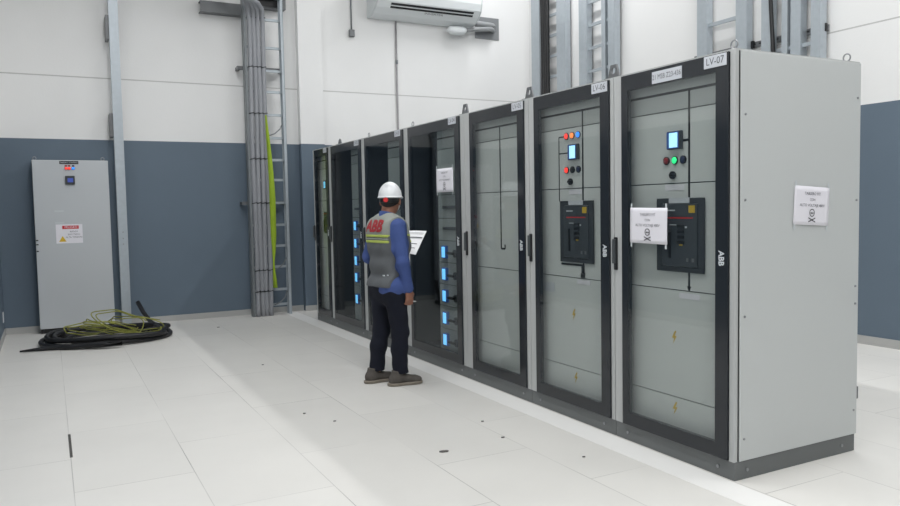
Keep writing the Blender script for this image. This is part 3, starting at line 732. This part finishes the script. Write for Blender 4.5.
# ------------------------------------------------------------------ signed distance modelling (person)
class SDF:
    def __init__(s, lo, hi, h):
        s.lo = np.array(lo, float); s.h = h
        n = np.ceil((np.array(hi)-s.lo)/h).astype(int)+1
        s.n = n
        s.ax = [s.lo[i]+h*np.arange(n[i]) for i in range(3)]
        s.d = np.full(n, 1.0, np.float32)
    def _win(s, lo, hi, m):
        sl = []
        for i in range(3):
            a = int(max(0, math.floor((lo[i]-m-s.lo[i])/s.h))); b = int(min(s.n[i], math.ceil((hi[i]+m-s.lo[i])/s.h)+1))
            sl.append(slice(a, max(a+1, b)))
        g = np.meshgrid(*[s.ax[i][sl[i]] for i in range(3)], indexing='ij')
        return tuple(sl), np.stack(g, -1)
    def _mix(s, sl, d, k):
        c = s.d[sl]
        if k > 0:
            h = np.clip(.5+.5*(c-d)/k, 0, 1); s.d[sl] = c*(1-h)+d*h-k*h*(1-h)
        else: s.d[sl] = np.minimum(c, d)
    def cone(s, a, b, ra, rb, k=.02):
        a, b = np.array(a, float), np.array(b, float); R = max(ra, rb)
        sl, P = s._win(np.minimum(a, b)-R, np.maximum(a, b)+R, .06+k)
        ab = b-a; t = np.clip(((P-a)@ab)/max(ab@ab, 1e-9), 0, 1)
        s._mix(sl, np.linalg.norm(P-(a+t[..., None]*ab), axis=-1)-(ra+(rb-ra)*t), k)
    def chain(s, pts, rs, k=.02):
        for i in range(len(pts)-1): s.cone(pts[i], pts[i+1], rs[i], rs[i+1], k)
    def ell(s, c, r, k=.02, rot=None):
        c = np.array(c, float); r = np.array(r, float); R = r.max()
        sl, P = s._win(c-R, c+R, .06+k); q = P-c
        if rot is not None: q = q@rot
        k0 = np.linalg.norm(q/r, axis=-1); k1 = np.linalg.norm(q/(r*r), axis=-1)
        s._mix(sl, k0*(k0-1)/np.maximum(k1, 1e-6), k)
    def grid(s): return np.stack(np.meshgrid(*s.ax, indexing='ij'), -1)
    def clip(s, n, o):   # keep side where (p-o).n < 0
        n = np.array(n, float); n /= np.linalg.norm(n)
        x, y, z = np.meshgrid(*s.ax, indexing='ij', sparse=True)
        s.d = np.maximum(s.d, ((x-o[0])*n[0]+(y-o[1])*n[1]+(z-o[2])*n[2]).astype(np.float32))
    def fold(s, amp, f):
        x, y, z = np.meshgrid(*s.ax, indexing='ij', sparse=True)
        s.d = s.d + amp*(np.sin(f*(z*1.0+x*.9+.6*y)+2*np.sin(7*y+5*z))*np.sin(f*.45*(z-1.1*x+y))).astype(np.float32)
    def mesh(s, name, m, parent=None, it=1):
        d = s.d; n = d.shape; ins = d < 0
        C8 = [(i, j, k) for i in (0, 1) for j in (0, 1) for k in (0, 1)]
        cnt = sum(ins[i:n[0]-1+i, j:n[1]-1+j, k:n[2]-1+k].astype(np.int8) for i, j, k in C8)
        act = (cnt > 0) & (cnt < 8); idx = -np.ones(act.shape, np.int64); ii = np.argwhere(act); idx[act] = np.arange(len(ii))
        acc = np.zeros((len(ii), 3)); w = np.zeros(len(ii))
        for a in C8:
            for ax in range(3):
                if a[ax]: continue
                b = list(a); b[ax] = 1
                da = d[ii[:, 0]+a[0], ii[:, 1]+a[1], ii[:, 2]+a[2]]; db = d[ii[:, 0]+b[0], ii[:, 1]+b[1], ii[:, 2]+b[2]]
                c = (da < 0) != (db < 0); t = np.where(c, da/np.where(c, da-db, 1), 0)
                p = np.repeat(np.array(a, float)[None], len(ii), 0); p[:, ax] = t
                acc += p*c[:, None]; w += c
        V = s.lo+(ii+acc/np.maximum(w, 1)[:, None])*s.h
        F = []
        for ax in range(3):
            u, v = (ax+1) % 3, (ax+2) % 3
            sa = [slice(None)]*3; sb = [slice(None)]*3; sa[ax] = slice(0, n[ax]-1); sb[ax] = slice(1, n[ax])
            A, B = ins[tuple(sa)], ins[tuple(sb)]; e = np.argwhere(A != B)
            e = e[(e[:, u] > 0) & (e[:, v] > 0) & (e[:, u] < n[u]-1) & (e[:, v] < n[v]-1)]
            def cell(du, dv):
                q = e.copy(); q[:, u] -= du; q[:, v] -= dv; return idx[q[:, 0], q[:, 1], q[:, 2]]
            Q = np.stack([cell(1, 1), cell(0, 1), cell(0, 0), cell(1, 0)], 1)
            fl = ~A[e[:, 0], e[:, 1], e[:, 2]]; Q[fl] = Q[fl][:, ::-1]; F.append(Q)
        F = np.concatenate(F)
        # light relaxation
        for _ in range(it):
            S = np.zeros_like(V); c = np.zeros(len(V))
            for k in range(4):
                np.add.at(S, F[:, k], V[F[:, (k+1) % 4]]); np.add.at(S, F[:, (k+1) % 4], V[F[:, k]])
                np.add.at(c, F[:, k], 1); np.add.at(c, F[:, (k+1) % 4], 1)
            V = V*.5+.5*S/np.maximum(c, 1)[:, None]
        me = bpy.data.meshes.new(name); me.from_pydata(V.tolist(), [], F.tolist())
        for p in me.polygons: p.use_smooth = True
        me.materials.append(m); o = bpy.data.objects.new(name, me); C.objects.link(o)
        if parent is not None: o.parent = parent
        return o

# person-local frame: x forward (towards the doors), y to the man's left, z up
SK = mat('skin', rgb(150, 104, 84), .5, noise=.06, nscale=25)
LO, HI = (-.30, -.34, -.02), (.34, .36, 1.74)
sh_r, el_r, wr_r = (.0, -.180, 1.292), (-.0, -.225, 1.01), (.058, -.208, .785)
sh_l, el_l, wr_l = (.0, .180, 1.292), (-.045, .238, 1.03), (.155, .250, 1.085)
hip_r, kn_r, an_r = (.0, -.085, .80), (.04, -.10, .43), (.035, -.10, .08)
hip_l, kn_l, an_l = (-.02, .085, .80), (-.015, .105, .43), (-.065, .115, .08)
def torso(S, e, k=.04):
    S.cone((0, -.088, .80), (0, .088, .80), .112+e, .112+e, k)
    S.cone((.012, -.065, .98), (.012, .065, .98), .108+e, .108+e, k)
    S.cone((.012, -.085, 1.13), (.012, .085, 1.13), .112+e, .112+e, k)
    S.cone((.0, -.10, 1.235), (.0, .10, 1.235), .098+e, .098+e, k)
    S.cone((-.005, -.145, 1.292), (-.005, .145, 1.292), .058+e, .058+e, k)
    S.cone((-.005, -.05, 1.325), (-.005, .05, 1.325), .052+e, .052+e, k)
def arms(S, e, k=.02, upto=1.):
    for a, b, c in ((sh_r, el_r, wr_r), (sh_l, el_l, wr_l)):
        c2 = tuple(np.array(b)+(np.array(c)-np.array(b))*upto)
        S.cone(a, b, .047+e, .038+e, k); S.cone(b, c2, .038+e, .028+e, k)
def legs(S, e, k=.03, upto=1., ankle=.037):
    for a, b, c in ((hip_r, kn_r, an_r), (hip_l, kn_l, an_l)):
        c2 = tuple(np.array(b)+(np.array(c)-np.array(b))*upto)
        S.cone(a, b, .086+e, .056+e, k); S.cone(b, tuple(np.array(b)*.65+np.array(c2)*.35+np.array([-.012, 0, 0])), .056+e, .053+e, k)
        S.cone(tuple(np.array(b)*.65+np.array(c2)*.35+np.array([-.012, 0, 0])), c2, .053+e, ankle+e, k)
def hand(S, wrist, d, n, thumb, bends, spread=.019, tb=.6):
    w, d, n, th = [np.array(v, float) for v in (wrist, d, n, thumb)]
    d /= np.linalg.norm(d); n -= d*(n@d); n /= np.linalg.norm(n); th -= d*(th@d); th -= n*(th@n); th /= np.linalg.norm(th)
    for q in (-1.2, -.4, .4, 1.2): S.cone(w+th*q*.011, w+d*.082+th*q*spread*.95, .015, .0125, .012)
    for i, q in enumerate((1.5, .5, -.5, -1.5)):
        ln = (.040, .045, .042, .033)[i]; p = w+d*.082+th*q*spread; ang = 0
        for j, (f, b) in enumerate(zip((1, .65, .5), bends)):
            ang += b; v = d*math.cos(ang)+n*math.sin(ang); q2 = p+v*ln*f
            S.cone(p, q2, .0098-.0012*j, .0092-.0014*j, .004); p = q2
    p = w+d*.022+th*.022; v = (d*.62+th*.62+n*.35); v /= np.linalg.norm(v); p2 = p+v*.038
    v2 = d*.8+n*tb+th*.1; v2 /= np.linalg.norm(v2); p3 = p2+v2*.030; v3 = d*.55+n*(tb+.4)-th*.1; v3 /= np.linalg.norm(v3)
    S.cone(p, p2, .015, .0115, .01); S.cone(p2, p3, .0112, .0105, .006); S.cone(p3, p3+v3*.024, .0105, .008, .006)
S = SDF(LO, HI, .0062)
torso(S, -.004); arms(S, -.006); legs(S, -.006)
S.cone((-.005, 0, 1.33), (.012, 0, 1.43), .056, .052, .03)
ya = math.radians(40); ch, sh = math.cos(ya), math.sin(ya)
HR = np.array([[ch, -sh, 0], [sh, ch, 0], [0, 0, 1]]); HC = np.array([.035, 0, 1.500])
def hp(f, l, z): return HC + HR@np.array([f, l, z])
S.ell(hp(-.004, 0, .02), (.093, .075, .098), .02, HR)
S.ell(hp(.022, 0, -.05), (.066, .057, .066), .03, HR)
S.ell(hp(.052, 0, -.092), (.026, .030, .022), .02, HR)      # chin
S.cone(hp(.082, 0, .005), hp(.106, 0, -.028), .010, .014, .012)   # nose
S.cone(hp(.078, -.028, .022), hp(.078, .028, .022), .012, .012, .012)  # brow
S.cone(hp(.080, -.018, -.062), hp(.080, .018, -.062), .008, .008, .008); S.cone(hp(.079, -.015, -.073), hp(.079, .015, -.073), .008, .008, .006)
for s in (-1, 1):
    S.ell(hp(-.005, s*.080, -.012), (.020, .010, .032), .006, HR); S.ell(hp(.062, s*.036, -.03), (.022, .020, .02), .02, HR)
hand(S, wr_r, (.10, .02, -1), (0, 1, .05), (1, 0, 0), (.35, 1.25, .95))
hand(S, wr_l, (.85, -.15, .15), (-.1, -1, .1), (.0, .1, 1), (.2, .35, .3), tb=.35)
for an, f in ((an_r, .0), (an_l, .0)):
    S.cone((an[0]-.02, an[1], .045), (an[0]+.13, an[1]-.0, .032), .036, .026, .03)
person = S.mesh('person', SK)
person.location = (-.625, 2.98, 0); person.rotation_euler = (0, 0, math.radians(8))
tag(person, 'man in white hard hat, grey vest and navy trousers, reading a sheet before the open row', 'person')
person['label'] = 'man in white hard hat, grey vest and navy trousers facing the cabinets with a sheet'
# eyes
for s in (-1, 1):
    bm = bmesh.new(); bmesh.ops.create_uvsphere(bm, u_segments=12, v_segments=8, radius=.0125, matrix=Matrix.Translation(Vector(hp(.079, s*.032, -.002)))); obj('eye', bm, WHITE, person, smooth=True)
# trousers
NAVY = mat('navy_trousers', rgb(9, 14, 30), .95, noise=.15, nscale=30, bump=.2, bscale=120)
S = SDF((-.26, -.30, .06), (.26, .30, .92), .0075)
legs(S, .012, .03, ankle=.052); S.cone((0, -.086, .79), (0, .086, .79), .112, .112, .05); S.cone((-.03, 0, .80), (-.03, 0, .76), .1, .09, .04)
S.fold(.0035, 34); S.clip((0, 0, 1), (0, 0, .82)); S.clip((0, 0, -1), (0, 0, .098))
S.mesh('trousers', NAVY, person)
bm = bmesh.new()   # belt
# shirt
BLUE = mat('blue_workshirt', rgb(62, 82, 138), .8, noise=.1, nscale=25, bump=.2, bscale=140)
S = SDF((-.26, -.36, .72), (.30, .38, 1.46), .0065)
torso(S, .010); arms(S, .012, .02, .97); S.cone((-.004, 0, 1.34), (.004, 0, 1.392), .074, .066, .012)
S.fold(.003, 38); S.clip((0, 0, -1), (0, 0, .722)); S.clip((.25, 0, 1), (.0, 0, 1.405))
shirt = S.mesh('work_shirt', BLUE, person)
# vest
def vest(e, z0, z1, name, m, par, wl=.172):
    S = SDF((-.24, -.24, z0-.05), (.24, .24, min(z1+.05, 1.42)), .0065)
    torso(S, e, .04); S.fold(.0022, 30)
    S.clip((0, 0, -1), (0, 0, z0)); S.clip((0, 0, 1), (0, 0, z1)); S.clip((0, 1, 0), (0, wl, 0)); S.clip((0, -1, 0), (0, -wl, 0))
    S.clip((1, 0, .9), (.075, 0, 1.33))
    return S.mesh(name, m, par)
VG = mat('vest_grey', rgb(92, 95, 98), .8, noise=.08, nscale=30, bump=.15, bscale=160)
VY = mat('vest_light_grey', rgb(142, 146, 140), .8, noise=.06, nscale=30, bump=.15, bscale=160)
vs = vest(.024, .805, 1.225, 'safety_vest', VG, person)
vy = vest(.0255, 1.224, 1.40, 'yoke', VY, vs)
LIME = mat('reflective_lime', rgb(172, 186, 88), .6)
for z in (1.160, 1.206): vest(.0275, z, z+.022, 'reflective_stripe', LIME, vs)
vest(.0272, 1.187, 1.201, 'reflective_stripe', mat('reflective_silver', rgb(140, 146, 138), .4), vs)
bm = bmesh.new(); 
# lettering wrapped on the back
deps = bpy.context.evaluated_depsgraph_get()
tree = BVHTree.FromObject(vy, deps); tree2 = BVHTree.FromObject(vs, deps)
tb = bmesh.new(); text_bm(tb, 'ABB', (0, 0, 0), (Vector((0, -1, 0)), Vector((0, 0, 1)), Vector((-1, 0, 0))), .128, bold=.006, squash=1.12)
bmesh.ops.triangulate(tb, faces=tb.faces[:]); bmesh.ops.subdivide_edges(tb, edges=tb.edges[:], cuts=2, use_grid_fill=True)
for v in tb.verts:
    y, z = v.co.y+.012, v.co.z+1.292
    xs = []
    for T in (tree, tree2):
        h = T.ray_cast(Vector((-.5, y, z)), Vector((1, 0, 0)), 1)
        if h[0]: xs.append(h[0].x)
    v.co = Vector(((min(xs) if xs else -.12)-.004, y, z))
me = bpy.data.meshes.new('logo_lettering'); tb.to_mesh(me); tb.free(); me.materials.append(mat('logo_red', rgb(158, 40, 48), .7)); o = bpy.data.objects.new('logo_lettering', me); C.objects.link(o); o.parent = vs
o['label'] = 'red letters on the back'
bm.free()
bm = bmesh.new()
for y in (-.135, -.10):
    h = tree2.ray_cast(Vector((-.5, y, .905)), Vector((1, 0, 0)), 1); x = h[0].x if h[0] else -.11
    box(bm, x-.003, x+.002, y-.014, y+.014, .897-(y+.1)*.1, .907-(y+.1)*.1)
obj('printed_mark', bm, SILVER, vs)
# hair
S = SDF((-.14, -.14, 1.40), (.18, .15, 1.66), .006)
S.ell(hp(-.008, 0, .018), (.096, .079, .100), .0, HR)
S.clip((ch*1.0, sh*1.0, .25), tuple(hp(.045, 0, 0)))
S.clip((.55*ch, .55*sh, -1), tuple(hp(-.06, 0, -.052)))
S.mesh('hair', mat('hair_black', rgb(22, 19, 18), .7), person)
# mask
S = SDF((-.1, -.12, 1.38), (.18, .16, 1.56), .005)
S.ell(hp(.036, 0, -.048), (.078, .063, .052), .0, HR); S.ell(hp(.09, 0, -.045), (.03, .03, .035), .03, HR)
S.clip((-ch, -sh, 0), tuple(hp(.045, 0, 0)))
S.mesh('face_mask', WHITE, person)
# hard hat
HW = mat('hard_hat_white', rgb(220, 222, 224), .32)
S = SDF((-.16, -.18, 1.47), (.26, .22, 1.70), .0055)
S.ell(hp(-.002, 0, .03), (.108, .094, .120), .0, HR)
S.cone(hp(-.07, 0, .122), hp(.06, 0, .130), .016, .016, .02)
S.clip((0, 0, -1), tuple(hp(0, 0, .022)))
S.ell(hp(.002, 0, .024), (.121, .105, .010), .008, HR); S.ell(hp(.05, 0, .020), (.105, .088, .009), .008, HR)
hat = S.mesh('hard_hat', HW, person)
S = SDF((-.16, -.18, 1.44), (.20, .20, 1.58), .005)
S.ell(hp(-.004, 0, .0), (.101, .085, .20), .0, HR); S.clip((0, 0, -1), tuple(hp(0, 0, -.018))); S.clip((0, 0, 1), tuple(hp(0, 0, .026))); S.clip((ch, sh, 0), tuple(hp(.06, 0, 0)))
S.mesh('suspension_band', BLACK, hat)
bm = bmesh.new(); a, b = Vector(hp(-.100, 0, .004)), Vector(hp(-.118, 0, .004)); tube(bm, [a, b], .019, 16); obj('ratchet_knob', bm, mat('knob_red', rgb(205, 50, 52), .4), hat)
# shoes
SHOE = mat('shoe_grey', rgb(84, 79, 74), .8, noise=.3, nscale=40); SOLE = mat('shoe_sole', rgb(128, 120, 108), .7)
for nm, an, dx, yaw_ in (('r', an_r, .0, -.28), ('l', an_l, .0, -.12)):
    c, s = math.cos(yaw_), math.sin(yaw_); R2 = np.array([[c, -s, 0], [s, c, 0], [0, 0, 1]])
    P = lambda f, l, z: np.array([an[0]-.035, an[1], 0])+R2@np.array([f, l, z])
    S = SDF((an[0]-.16, an[1]-.14, -.01), (an[0]+.28, an[1]+.14, .18), .0055)
    S.ell(P(-.02, 0, .05), (.052, .040, .05), .02, R2); S.cone(P(-.01, 0, .06), P(.0, 0, .112), .042, .046, .02)
    S.cone(P(.02, 0, .06), P(.14, .0, .040), .040, .034, .03); S.ell(P(.155, .004, .036), (.055, .044, .032), .02, R2)
    S.clip((0, 0, -1), (0, 0, .018)); S.clip((0, 0, 1), (0, 0, .125))
    shoe = S.mesh('shoe', SHOE, person)
    S = SDF((an[0]-.16, an[1]-.14, -.012), (an[0]+.28, an[1]+.14, .06), .005)
    S.ell(P(-.02, 0, .015), (.062, .046, .05), .0, R2); S.cone(P(.0, 0, .015), P(.14, 0, .015), .042, .044, .02); S.ell(P(.15, .004, .015), (.066, .050, .05), .02, R2)
    S.clip((0, 0, -1), (0, 0, .0015)); S.clip((0, 0, 1), (0, 0, .026)); S.mesh('sole', SOLE, shoe)
    bm = bmesh.new()
    for q in range(4):
        f = .035+.022*q; tube(bm, [P(f, -.026, .088-.011*q), P(f+.006, 0, .099-.011*q), P(f+.012, .026, .088-.011*q)], .0035, 6)
    obj('laces', bm, mat('lace_grey', rgb(120, 112, 104), .8), shoe)

# sheet held in the left hand
def V3(*a): return Vector(a)
TL, TR, BR, BL = V3(-.315, 3.32, 1.238), V3(-.18, 3.16, 1.235), V3(-.358, 3.016, 1.045), V3(-.493, 3.176, 1.045)
nrm = (TR-TL).cross(BL-TL).normalized()
if nrm.x > 0: nrm = -nrm
def PP(u, v):
    a = TL.lerp(TR, u); b = BL.lerp(BR, u); return a.lerp(b, v) + nrm*(.012*math.sin(u*PI)*(.3+v))
bm = bmesh.new(); nu, nv = 10, 14
g = [[bm.verts.new(PP(i/nu, j/nv)) for i in range(nu+1)] for j in range(nv+1)]
for j in range(nv):
    for i in range(nu):
        if j >= nv-2 and i < 2 - (nv-1-j): continue
        bm.faces.new((g[j][i], g[j][i+1], g[j+1][i+1], g[j+1][i]))
doc = bpy.data.objects.new('document_sheet', None); C.objects.link(doc)
tag(doc, 'printed white sheet held in the left hand of the man', 'document')
sh_ = obj('sheet', bm, mat('white_sheet', rgb(244, 244, 246), .6), doc, smooth=True)
def mark(u0, u1, v0, v1):
    n = 6; bm = bmesh.new(); vs = None
    for k in range(n):
        a, b = u0+(u1-u0)*k/n, u0+(u1-u0)*(k+1)/n
        if vs is None: vs = [bm.verts.new(PP(a, y)+nrm*.0015) for y in (v0, v1)]
        w = [bm.verts.new(PP(b, y)+nrm*.0015) for y in (v0, v1)]
        bm.faces.new((vs[0], w[0], w[1], vs[1])); vs = w
    obj('printed_line', bm, INK, doc)
mark(.10, .92, .10, .115); mark(.10, .90, .15, .16); mark(.06, .95, .28, .325); mark(.06, .95, .345, .355); mark(.55, .85, .56, .59); mark(.35, .6, .62, .63); mark(.6, .85, .74, .765)
# pen in the right hand
bm = bmesh.new()
pc = Vector((-.625, 2.98, 0)) + Matrix.Rotation(math.radians(8), 3, 'Z') @ Vector((.075, -.175, .686))
tube(bm, [pc+Vector((-.07, 0, .008)), pc+Vector((.06, 0, -.004)), pc+Vector((.072, 0, -.005))], [.005, .005, .0015], 10)
tag(obj('pen', bm, WHITE), 'white pen gripped in the right hand of the man', 'pen')

# ------------------------------------------------------------------ light: two rows of ceiling luminaires along the room
def lum(x, y, ly, power, z=4.8, wx=.16, col=(.985, .99, 1)):
    l = bpy.data.lights.new('luminaire', 'AREA'); l.shape = 'RECTANGLE'; l.size = wx; l.size_y = ly; l.energy = power; l.color = col
    o = bpy.data.objects.new('luminaire', l); C.objects.link(o); o.location = (x, y, z); return o
for y, er, el in ((-3.2, 75, 190), (-.4, 95, 180), (2.4, 130, 125)):
    lum(3.05, y, 2.3, er, z=6.2)
    lum(-1.75, y, 2.3, el, z=6.2)
lum(3.05, 6.1, 1.5, 130, z=6.2); lum(-1.75, 5.2, 2.3, 60, z=6.2)
W = bpy.data.worlds.new('world'); bpy.context.scene.world = W; W.use_nodes = True
W.node_tree.nodes['Background'].inputs[0].default_value = (.5, .5, .5, 1); W.node_tree.nodes['Background'].inputs[1].default_value = .05

# ------------------------------------------------------------------ camera
cam = bpy.data.cameras.new('camera'); co = bpy.data.objects.new('camera', cam); C.objects.link(co)
yaw, pit, rol = .4863, .0607, -.0188
F = Vector((math.sin(yaw)*math.cos(pit), math.cos(yaw)*math.cos(pit), -math.sin(pit)))
Rt = Vector((math.cos(yaw), -math.sin(yaw), 0)); Up = Rt.cross(F)
R_ = Rt*math.cos(rol) + Up*math.sin(rol); U_ = -Rt*math.sin(rol) + Up*math.cos(rol)
mw = Matrix((( R_.x, U_.x, -F.x, -3.0548), (R_.y, U_.y, -F.y, -2.6994), (R_.z, U_.z, -F.z, 1.4377), (0, 0, 0, 1)))
co.matrix_world = mw
cam.sensor_width = 36; cam.lens = 757.56/900*36; cam.clip_start = .05
sc_ = bpy.context.scene; sc_.camera = co
sc_.view_settings.view_transform = 'Standard'; sc_.view_settings.look = 'None'; sc_.view_settings.gamma = 1; sc_.view_settings.exposure = -.78
sc_.cycles.max_bounces = 10; sc_.cycles.transparent_max_bounces = 16; sc_.cycles.diffuse_bounces = 5
